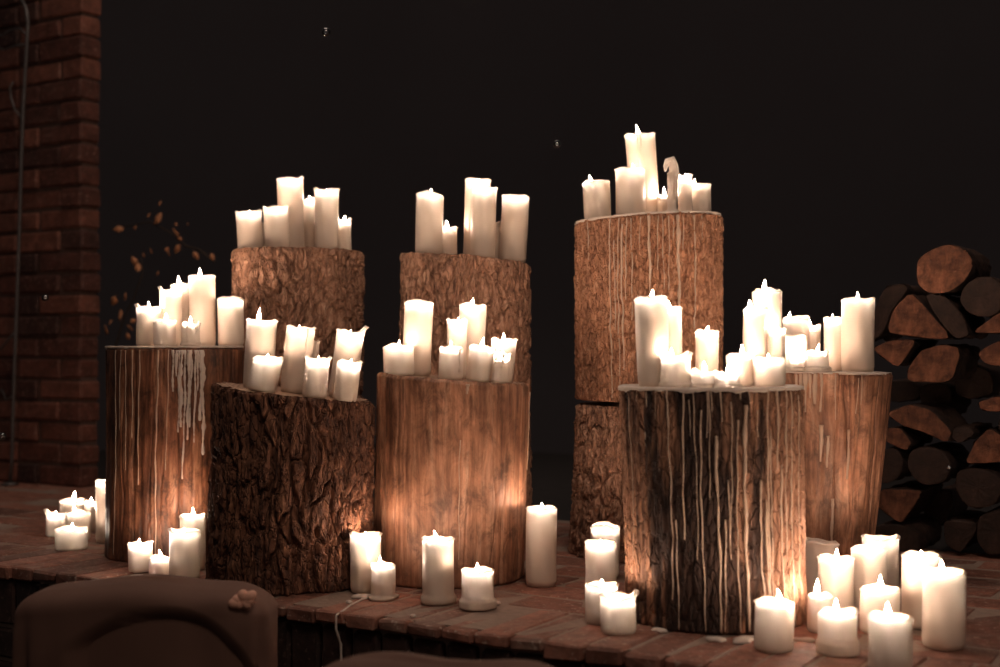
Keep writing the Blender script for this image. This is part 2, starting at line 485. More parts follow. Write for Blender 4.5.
# ------------------------------------------------------------------ logs
LOGS = {}
def log(key, label, u, Y, wpx, v_top, z0, kind, mat, slope=0.0, flare=(0, 0, 0), seed=1, depth=0.008, cells=30, zc=3.0, du_bot=0.0, wbot=None, group=None):
    cx, _, _ = at(u, 300, Y)
    r = wpx / 2 * Y / F * 0.985
    rb = (wbot or wpx) / 2 * Y / F * 0.985
    zt = at(u, v_top, Y).z
    H = zt - z0
    shift = du_bot * Y / F
    root = thing('tree_stump' if z0 == 0 else 'wood_block', label, 'tree stump' if z0 == 0 else 'log', (cx, Y, z0), 0, group)
    nt_, nz = (580, 280) if kind != 'strip' else (420, 160)
    th = np.linspace(0, 2 * PI, nt_, endpoint=False)
    t = np.linspace(0, 1, nz)
    TH, T = np.meshgrid(th, t)
    per = cells
    X = TH / (2 * PI) * per
    Z = T * H
    cell = 2 * PI * r / cells
    Yc = Z / cell / zc                       # cells stretched 2.4 times along the trunk
    if kind == 'bark':
        wx = fbm(X * 0.5, Yc * 0.7, seed, per // 2, 3) * 0.9
        wx2 = fbm(X, Yc * 2.2, seed + 3, per, 3) * 0.35
        f1, f2, cid = worley(X + wx + wx2, Yc + fbm(X, Yc * 2, seed + 40, per, 2) * 0.4, per, seed)
        ridge = sst(0.02, 0.34, f2 - f1)
        d = (ridge - 0.75) * depth + (cid - 0.5) * depth * 0.45
        d += fbm(X * 3, Yc * 6, seed + 80, per * 3, 4) * depth * 0.42 * (0.4 + ridge * 0.6)
    elif kind == 'fine':
        wx = fbm(X * 0.5, Yc, seed, per // 2, 3) * 0.8
        f1, f2, cid = worley(X + wx, Yc, per, seed)
        ridge = sst(0.02, 0.25, f2 - f1)
        d = (ridge - 0.8) * depth * 0.7 + (cid - 0.5) * depth * 0.4
        d += fbm(X * 2, Yc * 3, seed + 80, per * 2, 4) * depth * 0.5
    else:
        d = fbm(X * 1.0, Yc * 0.25, seed, per, 4) * depth * 0.45
        d += fbm(X * 4, Yc * 0.35, seed + 20, per * 4, 3) * depth * 0.25
        f1, f2, cid = worley(X * 0.5 + fbm(X * 0.5, Yc * 0.6, seed + 31, per // 2, 2) * 0.2, Yc * 0.03, per // 2, seed + 7)
        d -= (1 - sst(0.0, 0.06, f2 - f1)) * depth * 0.8
    lobes = fbm(TH / (2 * PI) * 5, Z * 1.2, seed + 60, 5, 2) * r * 0.045
    lobes -= lobes.mean()
    R = rb + (r - rb) * T ** flare[2] if flare[2] else rb + (r - rb) * T
    R = R + flare[0] * (1 - T) ** 4 + flare[1] * T ** 6 + lobes + d
    R -= 0.005 * sst(0.985, 1.0, T) + 0.004 * (1 - sst(0.0, 0.01, T))
    ox = shift * (1 - T)
    VX = np.cos(TH) * R + ox
    VY = np.sin(TH) * R
    topz = H + slope * VX + fbm(X * 2, T * 0, seed + 99, per * 2, 3) * 0.003
    VZ = T * topz
    V = np.stack([VX, VY, VZ], -1).reshape(-1, 3)
    Fc = grid_faces(nz, nt_)
    Fc.append(tuple(range(nt_ - 1, -1, -1)))
    me = mesh_obj('bark' if kind != 'strip' else 'wood_surface', V.tolist(), Fc, mat, root)
    if key == 'H':                            # strip of darker colour down the front, edges broken by noise
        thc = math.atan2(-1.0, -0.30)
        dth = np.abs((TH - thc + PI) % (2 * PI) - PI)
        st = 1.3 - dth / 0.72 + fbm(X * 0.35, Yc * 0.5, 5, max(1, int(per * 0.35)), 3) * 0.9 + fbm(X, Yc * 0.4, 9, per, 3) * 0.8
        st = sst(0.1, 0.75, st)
        at_ = me.data.attributes.new('front_dark', 'FLOAT', 'POINT')
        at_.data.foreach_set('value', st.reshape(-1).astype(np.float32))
    # sawn top
    V, nr = [], 14
    top = np.stack([VX[-1], VY[-1], VZ[-1]], -1)
    V.append((0, 0, H - 0.001))
    sub = top[::3]
    for i in range(1, nr + 1):
        f = i / nr
        for p in sub:
            zz = H + slope * p[0] * f
            zz = zz * (1 - f ** 6) + p[2] * f ** 6
            V.append((p[0] * f, p[1] * f, zz - 0.001 * (f < 1)))
    m_ = len(sub)
    Fc = [(0, 1 + j, 1 + (j + 1) % m_) for j in range(m_)]
    Fc += grid_faces(nr, m_, True, 1)
    Fc = [f if len(f) == 3 else (f[0], f[3], f[2], f[1]) for f in Fc]
    mesh_obj('cut_top', V, Fc, CUT, root)
    L = dict(root=root, c=(cx, Y), r=r, rb=rb, z0=z0, zt=zt, H=H, slope=slope, Rg=R, ox=ox, nt=nt_, nz=nz, depth=depth, kind=kind, shift=shift)
    LOGS[key] = L
    return L
def surf(L, th, z, smooth=4):
    """radius and x offset of a log's side at angle th and height z above its foot"""
    t = min(max(z / L['H'], 0), 1)
    i = int(round(t * (L['nz'] - 1)))
    j = int(round((th % (2 * PI)) / (2 * PI) * L['nt']))
    js = [(j + k) % L['nt'] for k in range(-smooth, smooth + 1)]
    r0, r1 = max(0, i - smooth), min(L['nz'], i + smooth + 1)
    a = L['Rg'][r0:r1][:, js]
    return float(0.55 * a.mean() + 0.45 * a.max()), float(L['ox'][i, 0])
def side_angle(L, u, v):
    """angle at which the line of sight of column u meets the log, and the height there"""
    cx, cy = L['c']
    dx, dy, _ = ray(u, v)
    d = math.hypot(dx, dy); dx /= d; dy /= d
    tt = cx * dx + cy * dy
    px, py = dx * tt - cx, dy * tt - cy
    h = math.hypot(px, py)
    R = L['r']
    k = math.sqrt(max(R * R - h * h, 0))
    qx, qy = px - dx * k, py - dy * k
    return math.atan2(qy, qx), at(u, v, cy + qy).z - L['z0']
def drip(L, u, v0, v1, wpx, seed, name='wax_run', mat=None, blob=0.0):
    rnd = random.Random(seed)
    th0, za = side_angle(L, u, v0)
    _, zb = side_angle(L, u, v1)
    za = min(za, L['H'] + L['slope'] * L['r'] * math.cos(th0) + 0.001)
    zb = max(zb, 0.004)
    wr = wpx / 2 * L['c'][1] / F * (0.85 if not blob else 1.0)
    n = max(8, int((za - zb) / 0.006))
    path, rr = [], []
    ph = rnd.uniform(0, 9)
    for i in range(n + 1):
        f = i / n
        z = za + (zb - za) * f
        thw = th0 + (math.sin(z * 15 + ph) * 0.0025 + math.sin(z * 61 + ph * 2) * 0.0012) / L['r'] * 0.7
        R, ox = surf(L, thw, z)
        path.append((math.cos(thw) * (R + wr * 0.15) + ox, math.sin(thw) * (R + wr * 0.15), z))
        q = wr * (0.70 + (0.30 + blob * 0.3) * math.sin(z * 75 + ph) * math.sin(z * 31 + ph * 3) + (0.28 + blob * 0.6) * rnd.random()) * (1 - 0.35 * f)
        if f > 0.95: q *= 1.25 - (f - 0.95) * 8
        rr.append(max(q, 0.0005))
    V, Fc = tube(path, rr, 8)
    return mesh_obj(name, V, Fc, mat or RUN, L['root'])
def crust(L, over=0.002, thick=0.004, seed=1, cover=None, droop=0.006):
    """hardened wax spread over a log's top and a little over its rim"""
    n, nr = 180, 16
    R = L['Rg'][-4][::max(1, L['nt'] // n)][:n]
    n = len(R)
    th = np.linspace(0, 2 * PI, n, endpoint=False)
    nz = fbm(th / (2 * PI) * 22, th * 0, seed, 22, 3)
    nb = fbm(th / (2 * PI) * 60, th * 0, seed + 5, 60, 2)
    V, Fc = [], []
    rows = []
    for i in range(nr):
        f = (i + 1) / nr
        rr = (R + over * 0.5) * f
        hh = thick * (0.75 + 0.5 * fbm(np.cos(th) * f * 5 + 9, np.sin(th) * f * 5 + 9, seed + 2, octs=3))
        rows.append((rr, hh))
    lip = over * (1.1 + 0.7 * nz)
    rows.append((R + lip, rows[-1][1] * 0.55))
    rows.append((R + lip * 1.05, rows[-1][1] * 0 - 0.002))
    rows.append((R + lip * 0.9, -(droop * (0.8 + 0.9 * np.maximum(nb, -0.5) + 0.5 * nz))))
    rows.append((R - 0.006, -0.003 + 0 * nz))
    H, sl = L['H'], L['slope']
    V.append((0, 0, H + thick))
    for rr, hh in rows:
        for j in range(n):
            x, y = math.cos(th[j]) * rr[j], math.sin(th[j]) * rr[j]
            V.append((x, y, H + sl * x + float(np.asarray(hh).reshape(-1)[j] if np.ndim(hh) else hh)))
    V.append((0, 0, H - 0.002))
    Fc = [(0, 1 + j, 1 + (j + 1) % n) for j in range(n)]
    Fc += [(a, d, c, b) for a, b, c, d in grid_faces(len(rows), n, True, 1)]
    e = 1 + (len(rows) - 1) * n
    Fc += [(len(V) - 1, e + (j + 1) % n, e + j) for j in range(n)]
    return mesh_obj('wax_crust', V, Fc, CRUST, L['root'])

log('A', 'tall dark stripped stump near the brick wall, thick wax runs down its side', 176.5, 3.10, 135, 347, 0, 'strip', STRIPD, 0.004, (0.004, 0, 0), 3, 0.008, 36, du_bot=-2)
log('B', 'stump with deep rugged bark and sloping top, standing in front of the chair cover', 292.5, 2.735, 158, 392, 0, 'bark', BARKD, -0.117, (0.004, 0, 0), 5, 0.014, 46, 4.5, du_bot=-3)
log('C', 'smooth stripped pale brown stump with cracked edge, lit by floor candles before it', 453, 2.80, 155, 378, 0, 'strip', STRIP, -0.08, (0.0, 0.001, 0), 8, 0.005, 40, du_bot=-4, wbot=153)
log('D', 'rugged bark stump at the back, rising behind the sloping-topped one', 298.5, 3.35, 130, 251.5, 0, 'bark', BARK, -0.01, (0, 0.002, 0), 12, 0.012, 46, 2.4)
log('E', 'rugged bark stump at the back, rising behind the smooth stripped one', 465, 3.24, 130, 259, 0, 'bark', BARK, -0.085, (0, 0, 0), 15, 0.012, 44, 3.6)
zj = at(648, 402, 3.12).z
log('G', 'bark stump serving as base under the tallest flaky block', 647, 3.12, 146, 404, 0, 'bark', BARK, 0.0, (0.006, 0, 0), 18, 0.011, 46, 2.8, du_bot=-4)
log('F', 'tallest block of flaky bark, stacked upon another stump and streaked with wax', 648, 3.12, 149, 220, zj + 0.006, 'fine', BARKF, 0.05, (0, 0, 0), 21, 0.008, 74, 2.6, du_bot=1, wbot=146)
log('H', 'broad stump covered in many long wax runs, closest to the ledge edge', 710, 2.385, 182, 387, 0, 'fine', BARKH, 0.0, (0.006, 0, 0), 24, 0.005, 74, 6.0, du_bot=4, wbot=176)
log('I', 'tapered stump beside the firewood pile with a wax mass at its rim', 826, 2.85, 124, 372, 0, 'strip', STRIP, -0.02, (0.0, 0.004, 0.7), 27, 0.011, 30, du_bot=-2, wbot=86)

for k, a in enumerate([(645, 390, 407, 2), (668, 388, 600, 2.4), (682, 388, 540, 2.6), (643, 432, 446, 2), (720, 386, 422, 2.2), (706, 392, 438, 1.8), (716, 436, 632, 4), (708, 388, 500, 1.6),
        (700, 410, 632, 2.4), (730, 402, 520, 1.8), (736, 420, 632, 2.4), (744, 405, 632, 5.5), (757, 410, 437, 2), (767, 387, 632, 3), (776, 387, 470, 3.4), (780, 465, 630, 3), (785, 388, 560, 2.4),
        (790, 388, 630, 2.4), (770, 430, 600, 2), (797, 395, 600, 1.6), (694, 388, 560, 1.6), (728, 480, 560, 2.4), (629, 390, 560, 1.5), (655, 390, 420, 1.6), (688, 400, 436, 1.4), (760, 480, 610, 2.6),
        (750, 387, 404, 2), (765, 500, 632, 3.2), (674, 520, 632, 2), (722, 520, 632, 2.4), (712, 388, 412, 2), (740, 387, 400, 1.6), (636, 389, 402, 1.4)]):
    drip(LOGS['H'], *a, 100 + k)
for k, a in enumerate([(610, 219, 398, 2.2), (618, 218, 398, 1.8), (622, 224, 370, 3), (626, 218, 300, 1.8), (631, 218, 320, 1.8), (649, 216, 300, 4), (658, 216, 270, 1.6), (663, 216, 290, 1.5),
        (668, 216, 290, 1.5), (678, 215, 305, 5.5), (694, 215, 330, 2.8), (589, 222, 260, 1.6), (702, 215, 240, 1.4), (672, 215, 240, 1.6), (614, 240, 330, 1.8), (640, 217, 250, 1.5), (682, 216, 250, 2)]):
    drip(LOGS['F'], *a, 200 + k)
for k, a in enumerate([(122, 350, 430, 1.2), (127, 350, 470, 1.2), (133, 350, 438, 1.8), (140, 350, 485, 1.6), (158, 350, 560, 2.4), (168, 350, 470, 1.5), (117, 350, 555, 1.3)]):
    drip(LOGS['A'], *a, 300 + k)
rnd = random.Random(77)
for k in range(11):
    u = 172.5 + k * 3.1 + rnd.uniform(-0.5, 0.5)
    e = 455 - abs(k - 6) * 6 + rnd.uniform(-60, 40)
    drip(LOGS['A'], u, 350, e, rnd.uniform(1.5, 3.3), 330 + k, mat=CRUST, blob=1.0)
for k, a in enumerate([(835, 374, 420, 1.8), (863, 375, 405, 1.6), (853, 375, 385, 1.4), (797, 373, 395, 3), (801, 373, 425, 5.5), (806, 373, 412, 6), (811, 373, 398, 5), (816, 373, 404, 6), (821, 373, 412, 4.5),
        (822, 425, 462, 6), (829, 436, 468, 5), (852, 430, 480, 4), (836, 500, 545, 4), (858, 378, 414, 1.6)]):
    drip(LOGS['I'], *a, 400 + k)
for k, a in enumerate([(462, 440, 560, 1.3), (467, 384, 394, 6), (530, 392, 470, 3)]):
    drip(LOGS['C'], *a, 450 + k)
crust(LOGS['A'], 0.0012, 0.003, 2, droop=0.002)
crust(LOGS['F'], 0.0012, 0.003, 3, droop=0.003)
crust(LOGS['H'], 0.0025, 0.004, 4, droop=0.005)
crust(LOGS['I'], 0.0008, 0.003, 5, droop=0.002)

# ------------------------------------------------------------------ candles
PLACED = []
def candle_body(r, h, rim, bowl, seed, dome=0.0, foot=None):
    """closed wax body: RIM(theta) adds to the height of the wall, BOWL is the depth of the melted pool"""
    N = 44
    rnd = random.Random(seed)
    th = np.linspace(0, 2 * PI, N, endpoint=False)
    up = rim(th)
    ph = rnd.uniform(0, 6)
    wall = min(0.0055, r * 0.28)
    rows = []
    nh = 14 if not foot else 30
    for i in range(nh):
        f = i / (nh - 1)
        z = (h - 0.006 + up * 1.0) * f
        wob = 0.0007 * np.sin(3 * th + ph + f * 2.0) + 0.0006 * np.sin(7 * th + ph * 2 + f * 4)
        if foot: wob = wob + foot[0] * (0.75 + 0.3 * np.sin(2 * th + ph) + 0.12 * np.sin(5 * th + ph)) * (1 - sst(0.75, 1.15, f * h / foot[1]))
        if i == 0: wob = wob - 0.0025
        if f > 0.8: wob = wob + (f - 0.8) * 5 * np.maximum(up, 0) * 0.14
        rows.append((r + wob, z))
    rr = rows[-1][0]
    lipw = 0.0012 + 0.0009 * np.sin(5 * th + ph) + np.maximum(up, 0) * 0.30
    rows.append((rr + lipw * (1 - dome), h - 0.003 + up))
    rows.append((rr + lipw * 0.3 - 0.0022 - dome * r * 0.12, h - 0.0006 + up))
    rows.append((rr - wall * 0.6 - dome * r * 0.25, h + 0.0003 + up + dome * 0.003))
    rows.append((rr - wall - dome * r * 0.3, h - 0.003 + up * 0.8))
    rows.append((rr - wall - 0.001 - dome * r * 0.3, h - bowl * 0.6))
    rows.append(((rr - wall) * 0.85 - dome * r * 0.2, h - bowl * 0.95))
    rows.append((rr * 0.45, h - bowl + 0 * up))
    V = []
    for a, z in rows:
        z = np.broadcast_to(z, th.shape)
        a = np.broadcast_to(a, th.shape)
        for j in range(N):
            V.append((a[j] * math.cos(th[j]), a[j] * math.sin(th[j]), z[j]))
    Fc = grid_faces(len(rows), N)
    V.append((0, 0, h - bowl)); c = len(V) - 1
    e = (len(rows) - 1) * N
    Fc += [(c, e + j, e + (j + 1) % N) for j in range(N)]
    Fc.append(tuple(range(N - 1, -1, -1)))
    return V, Fc
def teardrop(h, r, lean, az):
    pts = [(0, 0.35), (0.08, 0.7), (0.2, 0.95), (0.34, 1.0), (0.5, 0.82), (0.66, 0.56), (0.82, 0.28), (0.94, 0.1), (1.0, 0.01)]
    N = 10
    V = []
    for z, q in pts:
        dx = lean * z * z * h
        for k in range(N):
            a = 2 * PI * k / N
            V.append((math.cos(a) * q * r + dx * math.cos(az), math.sin(a) * q * r + dx * math.sin(az), z * h))
    Fc = grid_faces(len(pts), N)
    Fc.append(tuple(range(N - 1, -1, -1)))
    Fc.append(tuple(range((len(pts) - 1) * N, len(pts) * N)))
    return V, Fc
NC = [0]
def candle(where, ub, ut, vt, wpx, pos, lit, label, peaks=(), amp=1.8, foot=None, dome=0.0, flame=None, bowl=None, mat=None, runs=0, ul=None, group=None):
    """where: a log's key (pos = distance behind the log's middle) or 'floor' (pos = pixel row of its foot)"""
    NC[0] += 1
    seed = 1000 + NC[0] * 7
    rnd = random.Random(seed)
    if where == 'floor':
        gx, gy = ground(ub, pos)
        r = wpx / 2 * gy / F
        d = Vector((gx, gy)).normalized()
        x, y = gx + d.x * r, gy + d.y * r
        z = 0.0
        r = wpx / 2 * y / F
    else:
        L = LOGS[where]
        y = L['c'][1] + pos
        x = (ub - 500) / F * y
        r = wpx / 2 * y / F
        z = L['zt'] + L['slope'] * (x - L['c'][0]) + (0.0025 if where in 'AFHI' else -0.0005)
    top = at(ut, vt, y)
    h = top.z - z
    tilt = math.atan2(top.x - x, h)
    if abs(tilt) < 0.012: tilt = 0
    h = h / math.cos(tilt)
    root = thing('pillar_candle', label, 'candle', (x, y, z), 0, group)
    root.rotation_euler = (0, tilt, 0)
    PLACED.append((where, x, y, r, label))
    a1, a2, a3 = [rnd.uniform(0, 6) for _ in range(3)]
    am = amp * 0.001
    def rim(th):
        s = am * (np.sin(2 * th + a1) * 0.6 + np.sin(3 * th + a2) * 0.7 + np.sin(5 * th + a3) * 0.5)
        for (deg, hh, wd) in peaks:
            dd = np.abs((np.degrees(th) - deg + 180) % 360 - 180)
            s = s + hh * 0.00135 * np.exp(-(dd / (wd * 0.85)) ** 2)
        return s
    if bowl is None:
        bowl = {'vis': 0.008, 'hid': 0.018, 'off': 0.018}[lit]
    bowl = min(bowl, h * 0.6)
    V, Fc = candle_body(r, h, rim, bowl, seed, dome, foot)
    m = mat or WAX
    mesh_obj('wax_body', V, Fc, m, root)
    wl = 0.009 if lit != 'off' else 0.006
    wx = rnd.uniform(-0.002, 0.002)
    if ul is not None: wx = (ul - ut) * y / F
    zb = h - bowl
    V, Fc = tube([(wx, 0, zb - 0.002), (wx, 0, zb + wl * 0.6), (wx + 0.001, 0, zb + wl)], [0.0011, 0.001, 0.0008], 6)
    mesh_obj('wick', V, Fc, WICK, root)
    if lit != 'off':
        fh = flame or (0.020 if lit == 'vis' else 0.017)
        V, Fc = teardrop(fh, 0.0036 if fh < 0.022 else 0.0042, rnd.uniform(-0.25, 0.25), rnd.uniform(0, 3))
        mesh_obj('flame', [(p[0] + wx, p[1], p[2] + zb + wl * 0.55) for p in V], Fc, fl, root)
    for k in range(runs):
        a = -PI / 2 + rnd.uniform(-1.3, 1.3)
        ln = h * rnd.uniform(0.3, 0.8)
        n = 12
        pr = [(math.cos(a + 0.03 * math.sin(i)) * (r + 0.0004), math.sin(a + 0.03 * math.sin(i)) * (r + 0.0004), h - 0.002 - ln * i / n) for i in range(n + 1)]
        rr = [0.0016 + 0.0007 * math.sin(i * 1.3 + a1) + (0.0008 if i > n - 2 else 0) for i in range(n + 1)]
        V, Fc = tube(pr, rr, 8)
        mesh_obj('wax_drip', V, Fc, m, root)
    return root

G = candle
# on the dark stripped stump by the brick wall
G('A', 148.5, 148.5, 307, 24, -0.02, 'vis', 'candle nearest the brick wall on the dark stripped stump, one side of its rim raised', [(180, 6, 40)], ul=149, bowl=0.012)
G('A', 165, 165, 320, 22, -0.10, 'vis', 'short candle with round flame at the front of the dark stripped stump', ul=166, flame=0.019)
G('A', 191, 191, 324, 18, -0.115, 'vis', 'small overflowing candle above the thick wax runs of the dark stump', [(170, 4, 30), (20, 3, 30)], amp=2.5, runs=4, foot=(0.006, 0.008))
G('A', 171, 171, 290, 21, 0.004, 'vis', 'candle with curled wax ear at its rim, behind the round flamed one', [(185, 7, 25)], amp=2, ul=173, bowl=0.012)
G('A', 181, 181, 284, 21, 0.068, 'vis', 'candle half hidden between the curled rim candle and the tallest on the dark stump', ul=179, bowl=0.006)
G('A', 203, 202, 275.5, 26, 0.02, 'vis', 'tallest candle on the dark stripped stump, flat topped with a small flame', amp=0.7, ul=200)
G('A', 230.5, 231, 299, 25.5, -0.005, 'hid', 'dome topped candle at the rugged bark side of the dark stripped stump', [(270, 4, 60), (90, 5, 60)], amp=1.8)
# back stump behind the sloping one
G('D', 250.5, 248.5, 212, 25, -0.03, 'hid', 'outermost candle on the back rugged stump, nearest the brick wall, slightly leaning', [(20, 4, 35), (180, 2, 30)])
G('D', 278, 275.5, 207, 24.5, -0.06, 'hid', 'medium candle in front of the tallest one on the back rugged stump', [(180, 3, 35), (0, 2, 30)])
G('D', 266, 265, 223, 9, 0.06, 'off', 'thin stub peeping out between two medium candles on the back rugged stump')
G('D', 292, 290, 179, 25.5, 0.04, 'hid', 'tallest candle on the back rugged stump, horned at both sides of its rim', [(0, 5, 30), (180, 4, 30)])
G('D', 313.5, 309.5, 199, 20, 0.075, 'vis', 'candle tucked behind the second tallest on the back rugged stump', amp=2, bowl=0.016)
G('D', 326, 327, 190, 23.5, -0.03, 'hid', 'second tallest candle on the back rugged stump with notched rim', [(180, 4, 35), (0, 4, 40)])
G('D', 344, 343.5, 220, 14.5, 0.03, 'vis', 'slim short candle at the far rim of the back rugged stump', [(0, 3, 40), (180, 3, 40)], bowl=0.014)
# back stump behind the smooth one
G('E', 429, 430, 193, 27, -0.03, 'vis', 'big candle with lip bulging sideways on the bark stump behind the smooth one', [(0, -4, 60), (180, 1, 60)], ul=432, bowl=0.014)
G('E', 449, 449, 227, 16, 0.03, 'vis', 'short candle with clear flame on the bark stump behind the smooth one', ul=447, bowl=0.008)
G('E', 475, 478, 179.5, 25, 0.06, 'hid', 'tallest candle on the bark stump behind the smooth one, pressed behind another', [(0, 3, 30)], bowl=0.02)
G('E', 482, 484.5, 187, 25, -0.025, 'hid', 'candle standing directly before the tallest on the stump behind the smooth one', [(0, -1, 60)])
G('E', 496, 496, 222, 10, 0.05, 'off', 'thin unlit stub between two large candles on the stump behind the smooth one')
G('E', 512.5, 515.5, 196, 27, 0.0, 'hid', 'outer leaning candle at the low end of the stump behind the smooth one', [(0, 2, 60), (180, 1, 40)])
# tallest block
G('F', 598.5, 595.7, 181.5, 27, -0.02, 'vis', 'outermost candle at the rounded rim of the tallest block, leaning outwards', ul=591)
G('F', 631.5, 629.5, 169, 29.5, -0.05, 'vis', 'stout candle with a bump on its rim, in front of the highest candle', [(150, 4, 40)], ul=633, bowl=0.014)
G('F', 646, 639.5, 135, 29.5, 0.04, 'vis', 'highest candle of all, with a tall flame, leaning on the tallest block', [(180, 2, 35), (0, 3, 30)], ul=638.5, flame=0.026, bowl=0.006, runs=2)
can = G('F', 672, 672.5, 172, 9, -0.08, 'off', 'thin melted candle with hooked wax crest on the tallest block', [(0, 6, 50)], amp=3, runs=3, foot=(0.008, 0.012))
hh = at(672, 172, 3.04).z - LOGS['F']['zt']
V, Fc = tube([(0.004, 0, hh - 0.022), (0.004, 0.001, hh - 0.006), (0.002, 0, hh + 0.012), (-0.003, -0.001, hh + 0.022), (-0.011, 0, hh + 0.020), (-0.016, 0.001, hh + 0.008), (-0.017, 0, hh - 0.003)],
             [0.0105, 0.0115, 0.0105, 0.0115, 0.0085, 0.006, 0.0025], 12)
mesh_obj('wax_crest', V, Fc, WAX, can)
G('F', 685, 685, 175, 14, -0.02, 'hid', 'narrow candle beside the hooked wax crest on the tallest block', [(0, 2, 40)])
G('F', 702, 702, 184.5, 18.5, 0.0, 'vis', 'short candle with flat overhanging rim at the edge of the tallest block', [(0, 2, 40)], ul=694.5, bowl=0.012)
G('F', 664, 664, 195, 13, 0.0, 'vis', 'small glowing stub between the highest candle and the hooked one', bowl=0.006, foot=(0.008, 0.01))
# rugged stump with sloping top
G('B', 258, 262, 320, 30, 0.0, 'vis', 'candle with long slanting flame on the sloping-topped stump', [(0, 1, 40)], ul=258.5, flame=0.028, bowl=0.008)
G('B', 261.5, 268, 357, 29, -0.09, 'hid', 'low candle with scooped rim in front of the slanting flame candle', [(30, 4, 50), (180, -3, 50)], bowl=0.016)
G('B', 294, 301, 327, 28.5, -0.01, 'hid', 'tall leaning candle in the middle of the sloping-topped stump', [(0, 2, 35), (180, 1, 30)], runs=2)
G('B', 314, 315, 341, 8, 0.06, 'off', 'thin sliver of a candle behind the tall middle one on the sloping top')
G('B', 314, 318, 358, 24.5, -0.10, 'hid', 'short candle with flared rim tip at the front of the sloping top', [(0, 5, 30), (180, 1, 30)])
G('B', 341, 351, 331, 27, 0.0, 'hid', 'candle with one high pointed side at the low end of the sloping top', [(0, 10, 40), (180, 2, 25)], bowl=0.02)
G('B', 344, 349.5, 361, 24, -0.085, 'hid', 'candle with projecting lip before the high pointed one on the sloping top', [(0, 2, 30)])
# smooth stump
G('C', 399, 399, 346, 30.5, -0.06, 'vis', 'short wide candle at the outer rim of the smooth stump, bark stump side', [(90, 4, 60)], ul=399, bowl=0.012)
G('C', 417, 418.7, 302, 28.5, 0.0, 'hid', 'tallest candle on the smooth stripped stump, domed rim', [(270, 3, 70), (90, 4, 60)], bowl=0.016)
G('C', 456, 457.5, 319, 20, 0.02, 'hid', 'slender middle candle standing behind short ones on the smooth stump', bowl=0.018)
G('C', 469, 473, 304, 27, 0.09, 'vis', 'second tallest candle with flame at the back of the smooth stump', ul=472, bowl=0.012)
G('C', 451, 451, 347, 24, -0.09, 'vis', 'squat candle before the slender middle one on the smooth stump', ul=451, bowl=0.013, runs=1)
G('C', 478, 482, 346, 24.5, -0.07, 'vis', 'front candle with a tall clear flame on the smooth stump', ul=482, flame=0.024, bowl=0.010)
G('C', 500, 504.5, 339, 25, 0.0, 'vis', 'candle leaning outwards over the low rim of the smooth stump', [(0, 3, 50)], ul=503.5, bowl=0.012)
G('C', 499.5, 502.5, 353, 17.5, -0.088, 'hid', 'small dripping candle at the front low end of the smooth stump', [(0, 2, 40)], amp=2.2, runs=2)
# broad stump with wax runs
G('H', 655, 650.5, 296.5, 32.5, -0.04, 'vis', 'tallest candle on the broad wax-streaked stump, flat topped', amp=0.8, ul=652, bowl=0.012)
G('H', 672, 671, 307, 21, 0.03, 'vis', 'narrower candle close behind the tallest on the broad wax-streaked stump', ul=669, bowl=0.012)
G('H', 675.5, 675.5, 355, 30, -0.09, 'vis', 'half melted candle with a raised shoulder before the two tall ones on the broad stump', [(20, 6, 40)], amp=2, ul=671, bowl=0.013, foot=(0.004, 0.01))
G('H', 707, 706.5, 330, 23, 0.03, 'hid', 'lone straight sided candle in the middle back of the broad stump', [(0, -2, 50)], bowl=0.014)
G('H', 704, 704, 371.5, 26, -0.10, 'vis', 'lowest burnt down candle with bright flame at the middle of the broad stump', [(150, 2, 50)], amp=2, bowl=0.007, foot=(0.006, 0.008))
G('H', 727.5, 727.5, 373, 24.5, -0.125, 'vis', 'burnt down candle melting over the very front rim of the broad stump', amp=2, bowl=0.010, foot=(0.005, 0.008))
G('H', 739.5, 739.5, 353, 26, -0.055, 'vis', 'low candle with sloping shoulder beyond the burnt down pair', [(180, -3, 60)], amp=1.5, ul=742, bowl=0.010)
G('H', 769, 769, 357, 31.5, -0.06, 'hid', 'wide low candle at the broad stump rim nearest the tapered stump', amp=1.5, bowl=0.016)
G('H', 755, 755, 308, 23.5, 0.015, 'vis', 'slender flat topped candle with flame, behind the sloping shouldered one', [(0, 2, 40)], ul=750.5, bowl=0.010)
G('H', 767.5, 768, 290, 29.5, 0.069, 'vis', 'rear tall candle with rounded rim on the broad stump', ul=765, dome=0.3, bowl=0.005)
G('H', 777, 777, 328, 17, 0.018, 'vis', 'small candle wedged beside the rear tall one on the broad stump', bowl=0.012)
# tapered stump
G('I', 795.5, 795.5, 318, 26, 0.04, 'vis', 'candle with a big wax wave on its rim at the back of the tapered stump', [(10, 3, 60), (90, 4, 60)], amp=1.5, ul=789, bowl=0.010)
G('I', 813, 813, 326, 14.5, 0.06, 'vis', 'slim candle with slanted flame behind the low melted ones on the tapered stump', [(0, 3, 50)], ul=810, bowl=0.010)
G('I', 793, 793, 334, 26, -0.034, 'vis', 'hollow brightly glowing candle on the tapered stump', bowl=0.045, flame=0.022)
G('I', 817.5, 817.5, 351, 22, -0.093, 'vis', 'low melting candle with wavy rim over the wax mass of the tapered stump', amp=2, bowl=0.010, foot=(0.006, 0.012), runs=2)
G('I', 797, 797, 358, 16, -0.082, 'vis', 'molten stub beside the low wavy rimmed one on the tapered stump', amp=2, bowl=0.008, foot=(0.006, 0.01))
G('I', 833, 833, 317, 18, 0.0, 'hid', 'plain narrow candle half behind the largest on the tapered stump', amp=0.8, bowl=0.016)
G('I', 858, 858, 298.5, 32, -0.03, 'vis', 'largest candle on the tapered stump, nearest the firewood', [(0, 3, 30), (150, 1, 40)], ul=858, bowl=0.010)
